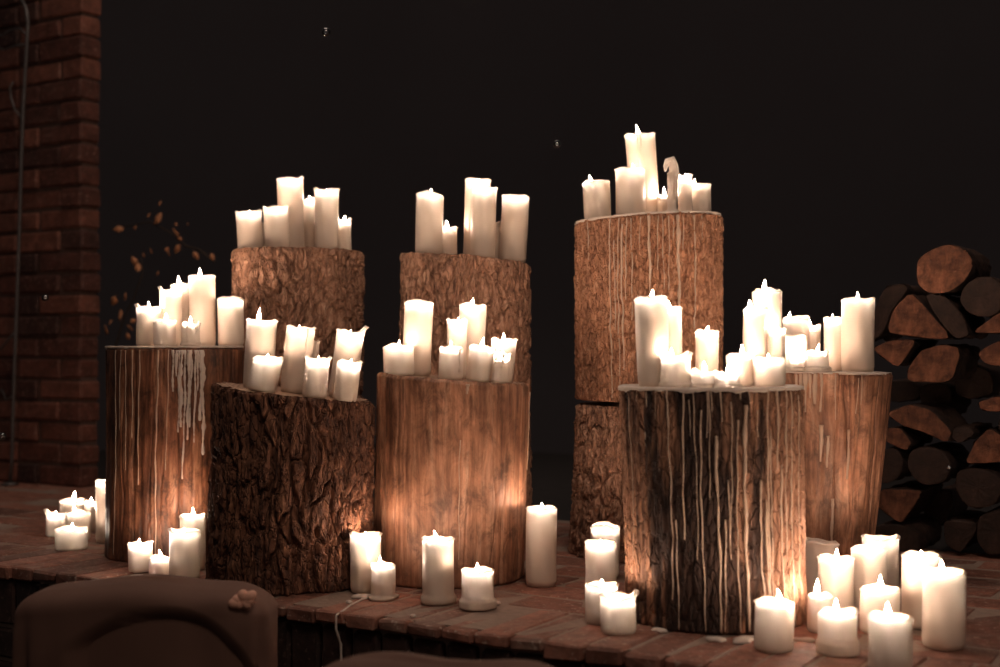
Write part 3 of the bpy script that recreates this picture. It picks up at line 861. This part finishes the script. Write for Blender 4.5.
# ledge by the brick wall
G('floor', 55.5, 55.5, 514, 18.5, 537, 'hid', 'small candle with one high pointed side on the pavers near the brick wall', [(180, 12, 35), (0, 2, 30)], bowl=0.014)
G('floor', 72, 72, 499.5, 25, 530, 'vis', 'candle with slanting flame at the back of the paver cluster near the brick wall', ul=74, flame=0.026, bowl=0.008)
G('floor', 79, 79, 512, 22, 541, 'vis', 'candle in the middle of the paver cluster near the brick wall', ul=75, bowl=0.010)
G('floor', 71.5, 71.5, 528, 31, 551, 'vis', 'squat wide candle in front of the paver cluster near the brick wall', [(0, 2, 40)], bowl=0.013)
G('floor', 91, 91, 501.5, 13, 532, 'hid', 'slim low candle between the cluster and the tall one by the dark stump', bowl=0.012)
G('floor', 107, 107, 480, 22, 543, 'hid', 'tall candle on the pavers partly hidden by the dark stripped stump', [(180, 1.5, 30)], amp=0.6)
# at the foot of the dark stump
G('floor', 141, 140, 543, 24, 573, 'vis', 'small candle with uneven rim at the foot of the dark stripped stump', [(180, 3, 30), (0, 3, 30)], amp=2, bowl=0.014)
G('floor', 160.5, 160.5, 557, 22, 576.5, 'vis', 'lowest glowing stub at the foot of the dark stripped stump', amp=2, bowl=0.009)
G('floor', 185, 185, 530, 30, 581, 'hid', 'square looking large candle just behind the chair cover', [(180, 3, 25)], amp=1, bowl=0.018)
G('floor', 193, 193, 515, 25, 571, 'vis', 'candle with flame hidden halfway behind the large one near the chair cover', [(0, 1.5, 40)], ul=193, bowl=0.008)
# at the foot of the smooth stump
G('floor', 365.5, 365.5, 533.5, 31, 594, 'hid', 'tall candle in the gap between the rugged and the smooth stump', [(180, 2, 30)], bowl=0.018)
wc = G('floor', 383, 383, 564, 24, 600.5, 'vis', 'small candle whose wax has run to the ledge edge', [(180, 3, 60)], ul=380, bowl=0.010, foot=(0.010, 0.007))
G('floor', 438, 438, 538, 31.5, 605.5, 'vis', 'tall candle centred before the smooth stump with wax at its foot', [(170, 2, 50)], ul=436, bowl=0.010, foot=(0.004, 0.016))
G('floor', 477.5, 477.5, 569, 32, 611, 'vis', 'short stout candle nearest the ledge edge before the smooth stump', ul=477, bowl=0.012, foot=(0.005, 0.02))
G('floor', 541.5, 541.5, 507, 30.5, 588, 'hid', 'tall straight candle alone beside the smooth stump', amp=0.7, bowl=0.012)
# between the tallest block and the broad stump
G('floor', 605, 605, 526, 29, 578, 'hid', 'rear candle with peaked rim at the foot of the base stump', [(250, 4, 60), (90, 5, 50)], bowl=0.018)
G('floor', 600.5, 600.5, 541.5, 31, 602, 'hid', 'candle directly before the rear peaked one at the broad stump side', [(210, 3, 40)], bowl=0.018)
G('floor', 601.5, 601.5, 583.5, 33, 626, 'hid', 'short flat candle behind the notched one at the ledge edge', bowl=0.014)
G('floor', 618.5, 618.5, 596, 35, 636, 'hid', 'short candle with deep notch and high tip at the ledge edge', [(0, 9, 35), (180, 4, 45)], bowl=0.018)
# cluster before the tapered stump
G('floor', 774.5, 774.5, 601, 38.5, 654, 'vis', 'candle with slanting flame touching the foot of the broad stump', [(180, 3, 60)], ul=780, flame=0.024, bowl=0.010)
G('floor', 822, 822, 541, 33, 600, 'off', 'unlit greyish candle with torn rim against the tapered stump', [(200, 4, 60), (0, -2, 40)], amp=2.5, mat=WAXG, bowl=0.02)
G('floor', 836, 836, 557, 35, 620, 'vis', 'candle directly before the unlit greyish one', [(180, 2, 40)], ul=837, bowl=0.010)
G('floor', 869.5, 869.5, 547, 34.5, 615, 'vis', 'rounded top candle between the horned rear one and the shorter ones', ul=870, dome=0.15, bowl=0.008)
G('floor', 881, 881, 537, 35, 598, 'hid', 'rearmost candle of the cluster with horned rim, nearest the firewood', [(180, 4, 30), (0, 4, 30)], bowl=0.02)
G('floor', 820.5, 820.5, 595, 25, 634, 'vis', 'slim short candle with the tallest free flame in the cluster', ul=817, flame=0.026, bowl=0.004)
G('floor', 838, 838, 612, 38, 657, 'vis', 'stepped candle with a thick melted collar round its base', [(20, 5, 30)], ul=836, flame=0.024, bowl=0.008, foot=(0.006, 0.026))
G('floor', 880, 880, 587.5, 38, 636, 'vis', 'mid height candle behind the one closest to the camera', ul=880.5, flame=0.024, bowl=0.008)
G('floor', 890.5, 890.5, 616, 42, 676, 'vis', 'candle closest to the camera, its base at the ledge rim', ul=888, flame=0.024, bowl=0.008, dome=0.15)
G('floor', 922, 922, 554, 38, 630, 'hid', 'tall smooth candle behind the outermost one of the cluster', dome=0.15, bowl=0.016)
G('floor', 944, 943, 570.5, 41, 651, 'vis', 'outermost tall candle of the cluster, farthest from the stumps', ul=941, flame=0.022, bowl=0.010, dome=0.1)

for i, a in enumerate(PLACED):               # spacing check
    for b in PLACED[i + 1:]:
        if (a[0] == 'floor') == (b[0] == 'floor') and math.hypot(a[1] - b[1], a[2] - b[2]) < a[3] + b[3] - 0.001:
            print('TOUCH', a[4], '|', b[4], round(math.hypot(a[1] - b[1], a[2] - b[2]) - a[3] - b[3], 4))
    if a[0] != 'floor':
        L = LOGS[a[0]]
        e = math.hypot(a[1] - L['c'][0], a[2] - L['c'][1]) + a[3] - L['r']
        if e > 0.004: print('OVER', a[4], round(e, 4))

# wax trails on the pavers
def trail(label, pts, r, grp=None):
    P = []
    for i in range(len(pts) - 1):
        a, b = Vector(pts[i]), Vector(pts[i + 1])
        for k in range(6):
            P.append(a.lerp(b, k / 6))
    P.append(Vector(pts[-1]))
    rn = random.Random(len(pts))
    rr = [r * (0.8 + 0.4 * rn.random()) for _ in P]
    rr[-1] *= 0.4
    V, Fc = tube(P, rr, 8)
    o = mesh_obj('wax_trail', V, Fc, CRUST)
    o['label'] = label; o['category'] = 'wax'
    return o
g = lambda u, v, z=0.001: (*ground(u, v), z)
edge = Vector(ground(341, 612)); 
pe = P0 + EX * ((Vector((edge.x, edge.y, 0)) - P0).dot(EX))
trail('trickle of white wax running from a small candle over the ledge edge',
      [g(372, 597), g(362, 600), g(350, 606), g(343, 611.5), (pe.x - NX.x * 0.018, pe.y - NX.y * 0.018, -0.004), (pe.x - NX.x * 0.018, pe.y - NX.y * 0.018, -0.03), (pe.x - NX.x * 0.004, pe.y - NX.y * 0.004, -0.06), (pe.x - NX.x * 0.002, pe.y - NX.y * 0.002, -0.12)], 0.0022)
trail('line of wax on the pavers from the broad stump to the cluster', [g(745, 638), g(770, 639), g(795, 640), g(815, 641)], 0.004)
def puddle(u, v, r, label, seed):
    x, y = ground(u, v)
    N = 28
    rn = random.Random(seed)
    a1, a2 = rn.uniform(0, 6), rn.uniform(0, 6)
    V = []
    for f, z in ((1.0, -0.001), (1.0, 0.0018), (0.85, 0.004), (0.4, 0.0052)):
        for k in range(N):
            t = 2 * PI * k / N
            q = r * f * (1 + 0.22 * math.sin(2 * t + a1) + 0.12 * math.sin(5 * t + a2))
            V.append((q * math.cos(t), q * math.sin(t), z))
    Fc = grid_faces(4, N)
    Fc.append(tuple(range(N - 1, -1, -1)))
    Fc.append(tuple(range(3 * N, 4 * N)))
    o = mesh_obj('wax_puddle', V, Fc, CRUST, None, True, (x, y, 0))
    o['label'] = label; o['category'] = 'wax'; o['group'] = 'wax spilt on the pavers'
for k, (u, v, r, lb) in enumerate([
        (363, 597, 0.018, 'flat wax puddle at the start of the trickle to the ledge edge'),
        (349, 603, 0.006, 'small drop of wax beside the trickle to the ledge edge'),
        (743, 641, 0.020, 'wax puddle at the foot of the broad stump below its thickest runs'),
        (716, 640, 0.014, 'wax puddle under the middle runs of the broad stump'),
        (659, 631, 0.012, 'wax puddle at the broad stump foot nearest the notched candle'),
        (413, 617, 0.005, 'tiny wax drop on the coping before the tall centred candle'),
        (497, 604, 0.006, 'tiny wax drop beside the short stout candle before the smooth stump'),
        (137, 577, 0.012, 'thin wax patch before the uneven rim candle at the dark stump'),
        (165, 579, 0.016, 'thin wax patch before the lowest glowing stub')]):
    puddle(u, v, r, lb, 60 + k)

# ------------------------------------------------------------------ firewood pile
def firewood(poly, n, label, mat_end=SPLIT, length=0.34, seed=1, rnd_=0.0, bow=True):
    """split log whose end outline is POLY (pixels, clockwise) on the plane n behind the ledge's edge"""
    P = [on_plane(u, v, n) for u, v in poly]
    cs = sum(p[0] for p in P) / len(P); cz = sum(p[1] for p in P) / len(P)
    area = sum(P[i][0] * P[(i + 1) % len(P)][1] - P[(i + 1) % len(P)][0] * P[i][1] for i in range(len(P)))
    if area < 0: P = P[::-1]
    Q = []
    rn = random.Random(seed)
    for i in range(len(P)):                     # smooth and roughen the outline
        a, b = P[i], P[(i + 1) % len(P)]
        for k in range(5):
            f = k / 5
            Q.append((a[0] + (b[0] - a[0]) * f - cs, a[1] + (b[1] - a[1]) * f - cz))
    for _ in range(1 + int(rnd_ * 5)):
        Q = [((Q[i - 1][0] + 2 * Q[i][0] + Q[(i + 1) % len(Q)][0]) / 4, (Q[i - 1][1] + 2 * Q[i][1] + Q[(i + 1) % len(Q)][1]) / 4) for i in range(len(Q))]
    Q = [(a * (1 + rn.uniform(-0.02, 0.02)), b * (1 + rn.uniform(-0.02, 0.02))) for a, b in Q]
    root = thing('firewood_log', label, 'firewood', led(cs, n, cz), EA, 'split firewood in the pile')
    N = len(Q)
    V, Fc = [], []
    steps = 14
    for i in range(steps):
        y = length * i / (steps - 1)
        k = 1 + 0.03 * math.sin(i * 0.9 + seed)
        for j, (a, b) in enumerate(Q):
            V.append((a * k + 0.002 * math.sin(j * 2.1 + i * 1.7), y, b * k + 0.002 * math.cos(j * 1.3 + i)))
    Fc = [(a, d, c, b) for a, b, c, d in grid_faces(steps, N)]
    Fc = [tuple(reversed(f)) for f in Fc]
    Fc.append(tuple(range((steps - 1) * N + N - 1, (steps - 1) * N - 1, -1)))
    mesh_obj('bark', V, Fc, FBARK, root)
    V = [(0, -0.001, 0)]
    for f in (0.25, 0.5, 0.75, 0.92, 1.0):
        for j, (a, b) in enumerate(Q):
            V.append((a * f, (-0.0008 * rn.random() if f < 1 else 0.0005), b * f))
    Fc = [(0, 1 + j, 1 + (j + 1) % N) for j in range(N)]
    Fc += [(a, d, c, b) for a, b, c, d in grid_faces(5, N, True, 1)]
    mesh_obj('cut_end', V, Fc, mat_end, root, smooth=False)
    return root
def z4(pts): return [(860 + x / 3.92, 230 + y / 3.92) for x, y in pts]
def z5(pts): return [(860 + x / 3.707, 380 + y / 3.707) for x, y in pts]
N0 = 1.262
W = [
    (z4([(222, 125), (260, 85), (345, 52), (420, 80), (445, 130), (420, 190), (350, 245), (270, 250), (225, 215)]), 0, 'round rough ended log crowning the firewood pile'),
    (z4([(200, 240), (370, 435), (105, 405), (130, 310)]), 0, 'pale wedge shaped split log under the round one'),
    (z4([(45, 465), (120, 432), (222, 430), (150, 542)]), 0, 'small downward pointing split log below the pale wedge'),
    (z4([(185, 595), (190, 540), (240, 470), (320, 450), (385, 458), (388, 500), (360, 597)]), 0, 'half round log with ring cracks beneath the pale wedge'),
    (z4([(440, 402), (550, 320), (640, 330), (640, 390), (540, 405)]), 0, 'long pointed split log at the outer end, above the oval one'),
    (z4([(455, 480), (550, 428), (640, 440), (660, 500), (560, 535), (490, 525)]), 0.01, 'oval ended log at the outer end, below the pointed one'),
    (z4([(395, 240), (440, 190), (520, 180), (570, 230), (565, 300), (510, 345), (430, 330), (395, 290)]), 0.10, 'dim round log set back beside the crowning one'),
    (z4([(95, 225), (170, 210), (190, 235), (120, 320), (95, 400), (40, 440), (50, 330)]), 0.09, 'dim split log set back behind the pale wedge, stump side'),
    (z4([(370, 550), (430, 520), (515, 555), (525, 640), (440, 665), (375, 650)]), 0.08, 'dim log beneath the oval ended one'),
    (z4([(250, 250), (330, 255), (400, 330), (430, 410), (375, 430), (300, 340)]), 0.12, 'dark log filling the gap beside the pale wedge'),
    (z5([(70, 5), (190, 0), (235, 30), (210, 75), (110, 85)]), 0.06, 'dim flat log just under the half round one, stump side'),
    (z5([(230, 15), (330, 10), (345, 90), (310, 150), (250, 120), (220, 70)]), 0.05, 'dim upright log under the half round one, outer side'),
    (z5([(95, 125), (180, 90), (260, 110), (340, 190), (325, 232), (230, 190), (160, 170)]), 0, 'splintery slanting log in the middle of the pile'),
    (z5([(70, 215), (95, 180), (150, 178), (190, 235), (170, 262), (110, 235)]), 0, 'little knotty log below the splintery slanting one'),
    (z5([(390, 312), (425, 230), (480, 178), (545, 220), (600, 290), (500, 305)]), 0, 'triangular split log at the outer end of the pile, midway down'),
    (z5([(440, 82), (500, 62), (600, 68), (600, 118), (480, 117), (445, 105)]), 0, 'thin flat split log above the triangular one'),
    (z5([(350, 175), (410, 178), (425, 200), (370, 235), (340, 215)]), 0.03, 'small dim log between the splintery and the triangular ones'),
    (z5([(60, 270), (130, 245), (165, 300), (140, 370), (70, 390), (45, 330)]), 0.07, 'dim round log low in the pile beside the tapered stump'),
    (z5([(190, 250), (300, 250), (345, 320), (310, 385), (220, 390), (170, 320)]), 0.12, 'dark big round log deep in the middle low part of the pile'),
    (z5([(360, 330), (470, 325), (540, 380), (500, 470), (400, 480), (350, 400)]), 0.12, 'dark big round log below the triangular one'),
    (z5([(48, 455), (80, 405), (228, 408), (212, 450), (150, 535)]), 0, 'down pointing triangular log near the bottom beside the tapered stump'),
    (z5([(235, 450), (290, 405), (345, 410), (335, 500), (280, 560), (240, 540)]), 0.05, 'dim log near the bottom between two triangular ones'),
    (z5([(308, 520), (430, 530), (425, 570), (372, 642), (318, 610)]), 0.01, 'bottommost wedge log resting near the ground'),
    (z5([(40, 545), (130, 530), (215, 560), (220, 650), (60, 650)]), 0.08, 'dark bottom log behind the cluster candles'),
    (z5([(440, 500), (540, 480), (600, 540), (590, 640), (470, 650), (430, 590)]), 0.09, 'dark bottom log at the outer end of the pile'),
    (z5([(520, 130), (600, 130), (620, 190), (560, 215), (510, 180)]), 0.06, 'dim log above the triangular one at the outer end'),
]
def apart(A, B):                             # two convex outlines do not meet
    for P in (A, B):
        for i in range(len(P)):
            ex, ey = P[(i + 1) % len(P)][0] - P[i][0], P[(i + 1) % len(P)][1] - P[i][1]
            a = [(-ey * x + ex * y) for x, y in A]; b = [(-ey * x + ex * y) for x, y in B]
            if max(a) < min(b) + 0.0 or max(b) < min(a) + 0.0: return True
    return False
ROWS = [[], [], [], []]
for k, (poly, dn, lb) in sorted(enumerate(W), key=lambda q: q[1][1]):
    row = next(r_ for r_ in range(4) if all(apart(poly, o_) for o_ in ROWS[r_]))
    ROWS[row].append(poly)
    firewood(poly, N0 + row * 0.235 + (dn if row == 0 else 0) * 0.02, lb, SPLIT_SHADE if ('dim' in lb or 'dark' in lb or 'bottommost' in lb) else SPLIT, length=0.225, seed=k, rnd_=0.6 if lb.startswith(('round', 'dim round', 'dark big', 'oval')) else (0.35 if lb.startswith(('half', 'dim', 'dark')) else 0.0))

# ------------------------------------------------------------------ climbing dry twig with leaves
def twig(label, segs, leaves, n, seed):
    base = led(*on_plane(segs[0][0], segs[0][1], n)[:1], n, on_plane(segs[0][0], segs[0][1], n)[1])
    root = thing('leafy_twig', label, 'plant', base)
    P = []
    for u, v in segs:
        s_, z_ = on_plane(u, v, n)
        P.append(led(s_, n, z_) - base)
    V, Fc = tube(P, [0.004 * (1 - 0.6 * i / len(P)) for i in range(len(P))], 7)
    mesh_obj('stem', V, Fc, TWIG, root)
    rn = random.Random(seed)
    for (u, v, sz) in leaves:
        s_, z_ = on_plane(u, v, n)
        c = led(s_, n - rn.uniform(0.0, 0.05), z_) - base
        L = sz * 0.0033 * 1.6
        M = Matrix.Rotation(EA + rn.uniform(-0.7, 0.7), 3, 'Z') @ Matrix.Rotation(rn.uniform(-0.6, 0.6), 3, 'X') @ Matrix.Rotation(rn.uniform(0, 6.28), 3, 'Y')
        out = [(0, -1), (0.35, -0.72), (0.52, -0.2), (0.62, 0.1), (0.33, 0.5), (0.1, 0.75), (0, 1), (-0.12, 0.7), (-0.4, 0.45), (-0.58, 0.05), (-0.46, -0.3), (-0.3, -0.75)]
        V, n_ = [], len(out)
        for yy in (0.0, 0.0012):
            V.append(M @ Vector((0, yy - 0.12 * L, 0)) + c)
            for a, b in out:
                V.append(M @ Vector((a * L, yy + 0.25 * L * (a * a), b * L)) + c)
        k = n_ + 1
        Fc = [(0, 1 + (j + 1) % n_, 1 + j) for j in range(n_)] + [(k, k + 1 + j, k + 1 + (j + 1) % n_) for j in range(n_)]
        Fc += [(1 + j, 1 + (j + 1) % n_, k + 1 + (j + 1) % n_, k + 1 + j) for j in range(n_)]
        mesh_obj('leaf', V, Fc, LEAF, root)
twig('dry leafy twig hanging high in the dark behind the tallest candles of the dark stump', [(215, 262), (200, 250), (186, 246), (170, 232), (150, 222), (118, 228), (112, 230)],
     [(160, 219, 5), (155, 216, 3), (179, 234, 4.5), (186, 249, 4), (125, 230, 4), (158, 252, 2.5), (171, 253, 3), (203, 256, 3.2), (216, 257, 2.8), (197, 225, 1.6), (190, 240, 2.4), (165, 204, 2), (182, 225, 1.5), (176, 250, 2), (144, 229, 1.6), (151, 256, 2)], 1.42, 3)
twig('dry leafy twig rising low in the dark between brick wall and dark stump', [(108, 372), (116, 345), (124, 318), (134, 298), (143, 272), (141, 258)],
     [(141, 262, 4.2), (146, 268, 4), (124, 301, 4.5), (130, 297, 3), (120, 315, 5), (114, 330, 5), (117, 322, 3), (132, 328, 3.5), (136, 321, 2.5), (130, 336, 2.6), (167, 274, 2), (138, 310, 2)], 1.38, 5)

# ------------------------------------------------------------------ iron garden hook in front of the wall
n_h = 1.09
def hp(u, v): 
    s_, z_ = on_plane(u, v, n_h)
    return led(s_, n_h, z_)
b0 = hp(10, 486); b0.z = 0
hook = thing('iron_stand', 'dark wrought iron stand with scrolls before the brick wall', 'iron stand', b0)
rod = [(10, 489), (12, 460), (14, 380), (17, 300), (19, 240), (21, 170), (23, 110), (26, 60), (28, 22), (26, 8), (20, -4), (8, -12), (-4, -10)]
P = [hp(u, v) - b0 for u, v in rod]; P[0].z = 0.0
V, Fc = tube(P, [0.0062] * len(P), 10)
mesh_obj('rod', V, Fc, IRON, hook)
for pts in ([(26, 34), (20, 28), (10, 30), (2, 36), (-5, 32)], [(24, 44), (14, 46), (4, 50), (-4, 46)], [(22, 118), (15, 110), (11, 98), (10, 88), (13, 82)], [(16, 330), (8, 340), (0, 350), (-6, 345)], [(14, 395), (6, 400), (2, 390), (-4, 392)]):
    V, Fc = tube([hp(u, v) - b0 for u, v in pts], [0.0035] * len(pts), 8)
    mesh_obj('scroll', V, Fc, IRON, hook)
V, Fc = tube([(0, 0, 0.001), (0, 0, 0.006), (0, 0, 0.012)], [0.03, 0.03, 0.008], 16)
mesh_obj('base', V, Fc, IRON, hook)

# ------------------------------------------------------------------ soap bubbles
sb, nt, bs = new_mat('soap film')
nt.nodes.remove(bs)
out = nt.nodes['Material Output']
tr = nt.nodes.new('ShaderNodeBsdfTransparent')
gl = nt.nodes.new('ShaderNodeBsdfGlossy'); gl.inputs['Roughness'].default_value = 0.03
lw = nt.nodes.new('ShaderNodeLayerWeight'); lw.inputs[0].default_value = 0.6
mx = nt.nodes.new('ShaderNodeMixShader')
nt.links.new(lw.outputs['Fresnel'], mx.inputs[0]); nt.links.new(tr.outputs[0], mx.inputs[1]); nt.links.new(gl.outputs[0], mx.inputs[2])
nt.links.new(mx.outputs[0], out.inputs[0])
for u, v, d, Y, lb in ((557, 144, 8, 2.6, 'soap bubble floating in the dark beside the highest candles'), (326, 32, 9, 2.8, 'soap bubble floating highest, far above the back stump'),
                       (45, 298, 7, 3.2, 'soap bubble floating before the brick wall'), (949, 468, 5, 2.7, 'tiny soap bubble floating before the firewood pile'), (2, 436, 8, 3.3, 'soap bubble low beside the iron stand')):
    r = d / 2 * Y / F
    N, M_ = 24, 14
    V = []
    for i in range(1, M_):
        a = PI * i / M_
        for j in range(N):
            b = 2 * PI * j / N
            V.append((r * math.sin(a) * math.cos(b), r * math.sin(a) * math.sin(b), -r * math.cos(a)))
    Fc = grid_faces(M_ - 1, N)
    V += [(0, 0, -r), (0, 0, r)]
    Fc += [(len(V) - 2, (j + 1) % N, j) for j in range(N)] + [(len(V) - 1, (M_ - 2) * N + j, (M_ - 2) * N + (j + 1) % N) for j in range(N)]
    o = mesh_obj('soap_bubble', V, Fc, sb, None, True, at(u, v, Y))
    o['label'] = lb; o['category'] = 'bubble'; o['group'] = 'floating soap bubbles'

# ------------------------------------------------------------------ draped chairs
def cover_surface(W, Tk, top, bot, seed, grow=0.0, n=96, rows=46):
    """rings of a draped chair back: rounded top, folds widening towards the hem"""
    th = np.linspace(0, 2 * PI, n, endpoint=False)
    rings = []
    for i in range(rows):
        f = i / (rows - 1)
        if f < 0.25:
            a = f / 0.25 * PI / 2
            k, dz = math.sin(a) ** 0.55, (1 - math.cos(a)) * 0.036
        else:
            k, dz = 1.0, 0.036 + (f - 0.25) / 0.75 * (top - bot - 0.036)
        fold = min(dz / 0.5, 1) * 0.022
        e = 0.55
        cx = np.sign(np.cos(th)) * np.abs(np.cos(th)) ** e
        cy = np.sign(np.sin(th)) * np.abs(np.sin(th)) ** e
        wob = fold * (np.sin(th * 9 + seed) * 0.6 + np.sin(th * 15 + seed * 2 + dz * 3) * 0.4)
        kx = 1 - (1 - k) * 0.42 if k > 0.001 else 0.58
        x = cx * (W / 2 * (k ** 0.45 if i else 0.02) + grow + wob)
        y = cy * (Tk / 2 * k + grow + wob)
        z = top + grow - dz - 0.022 * (np.abs(x) / (W / 2)) ** 4 + 0.004 * np.sin(x * 30 + seed)
        rings.append(np.stack([x, y, z], -1))
    return rings
def chair(u, v_top, Y, W, label, rz, seed, hood=True, knot=False):
    p = at(u, v_top, Y)
    H = p.z - FLOOR_Z
    root = thing('draped_chair', label, 'chair', (p.x, Y, FLOOR_Z), rz, 'cloth covered chairs in the audience')
    R = cover_surface(W, 0.13, H, 0.02, seed)
    n = R[0].shape[0]
    V = [tuple(q) for r_ in R for q in r_]
    Fc = [(a, d, c, b) for a, b, c, d in grid_faces(len(R), n)]
    Fc.append(tuple(range(n)))
    mesh_obj('back_cover', V, Fc, CLOTH, root)
    if hood:
        R = cover_surface(W, 0.13, H, H - 0.34, seed, 0.0, 260, 220)
        n = 260
        V = []
        for r_ in R:
            for x, y, z in r_:
                q_ = (0.05 - x) / 0.13
                arch = H - 0.034 - (0.045 * q_ * q_ if q_ > 0 else 0.09 * abs(q_) ** 2.4)
                m_ = (1 - float(sst(-0.010, 0.008, z - arch))) * float(sst(-0.115, -0.07, x)) if y < 0.02 else 0.0
                g_ = 0.016 * (1 - m_) - 0.004 * m_
                k = 1 + g_ / (W / 2)
                g_ += 0.005 * float(vnoise(x * 9 + z * 7, z * 22 - x * 12, 5))
                V.append((x * k, y - g_ if y < 0 else y + g_, z + g_ * 0.6 * (1 - m_)))
        Fc = [(a, d, c, b) for a, b, c, d in grid_faces(len(R), n)]
        Fc.append(tuple(range(n)))
        mesh_obj('swag', V, Fc, CLOTH, root)
    # seat beyond the back, covered to the floor
    V, Fc = [], []
    m = 80
    th = np.linspace(0, 2 * PI, m, endpoint=False)
    for z, k in ((0.455, 0.02), (0.457, 0.8), (0.45, 0.96), (0.43, 1.0), (0.3, 1.02), (0.15, 1.05), (0.02, 1.09)):
        for t in th:
            cx = math.copysign(abs(math.cos(t)) ** 0.4, math.cos(t)); cy = math.copysign(abs(math.sin(t)) ** 0.4, math.sin(t))
            wv = 1 + (0.45 - z) * 0.05 * math.sin(t * 14 + seed)
            V.append((cx * (W / 2 - 0.005) * k * wv, 0.20 + cy * 0.17 * k * wv, z))
    Fc = [(a, d, c, b) for a, b, c, d in grid_faces(7, m)]
    Fc.append(tuple(range(m)))
    mesh_obj('seat_cover', V, Fc, CLOTH, root)
    if knot:                                   # gathered flower of cloth at the corner
        q = at(243, 600, Y - 0.07)
        lc = Matrix.Rotation(-rz, 3, 'Z') @ (q - Vector((p.x, Y, FLOOR_Z)))
        V = []; Fc = []
        rn = random.Random(9)
        for k in range(7):
            a0 = 2 * PI * k / 7 + rn.uniform(-0.35, 0.35)
            L = rn.uniform(0.6, 1.25)
            c = lc + Vector((math.cos(a0) * 0.019 * L, -0.004 * L, math.sin(a0) * 0.013 * L))
            pts = [lc, lc + (c - lc) * 0.7 + Vector((0, -0.006, 0)), lc + (c - lc) * 1.4 + Vector((0, -0.003, 0.003))]
            v_, f_ = tube(pts, [0.009, 0.012, 0.006], 8, len(V))
            V += v_; Fc += f_
        v_, f_ = tube([lc + Vector((0, 0.01, 0)), lc + Vector((0, -0.006, 0)), lc + Vector((0, -0.014, 0))], [0.012, 0.011, 0.004], 10, len(V))
        V += v_; Fc += f_
        o = mesh_obj('gathered_knot', V, Fc, KNOT, root)
        ss = o.modifiers.new('soft', 'SUBSURF'); ss.levels = 1; ss.render_levels = 1
    return root
chair(148, 587, 2.25, 0.405, 'brown draped chair with a gathered peach cloth knot at its corner', -0.03, 2.0, True, True)
chair(440, 661, 1.76, 0.40, 'brown draped chair of which only the curved top shows', -0.20, 4.0, False, False)
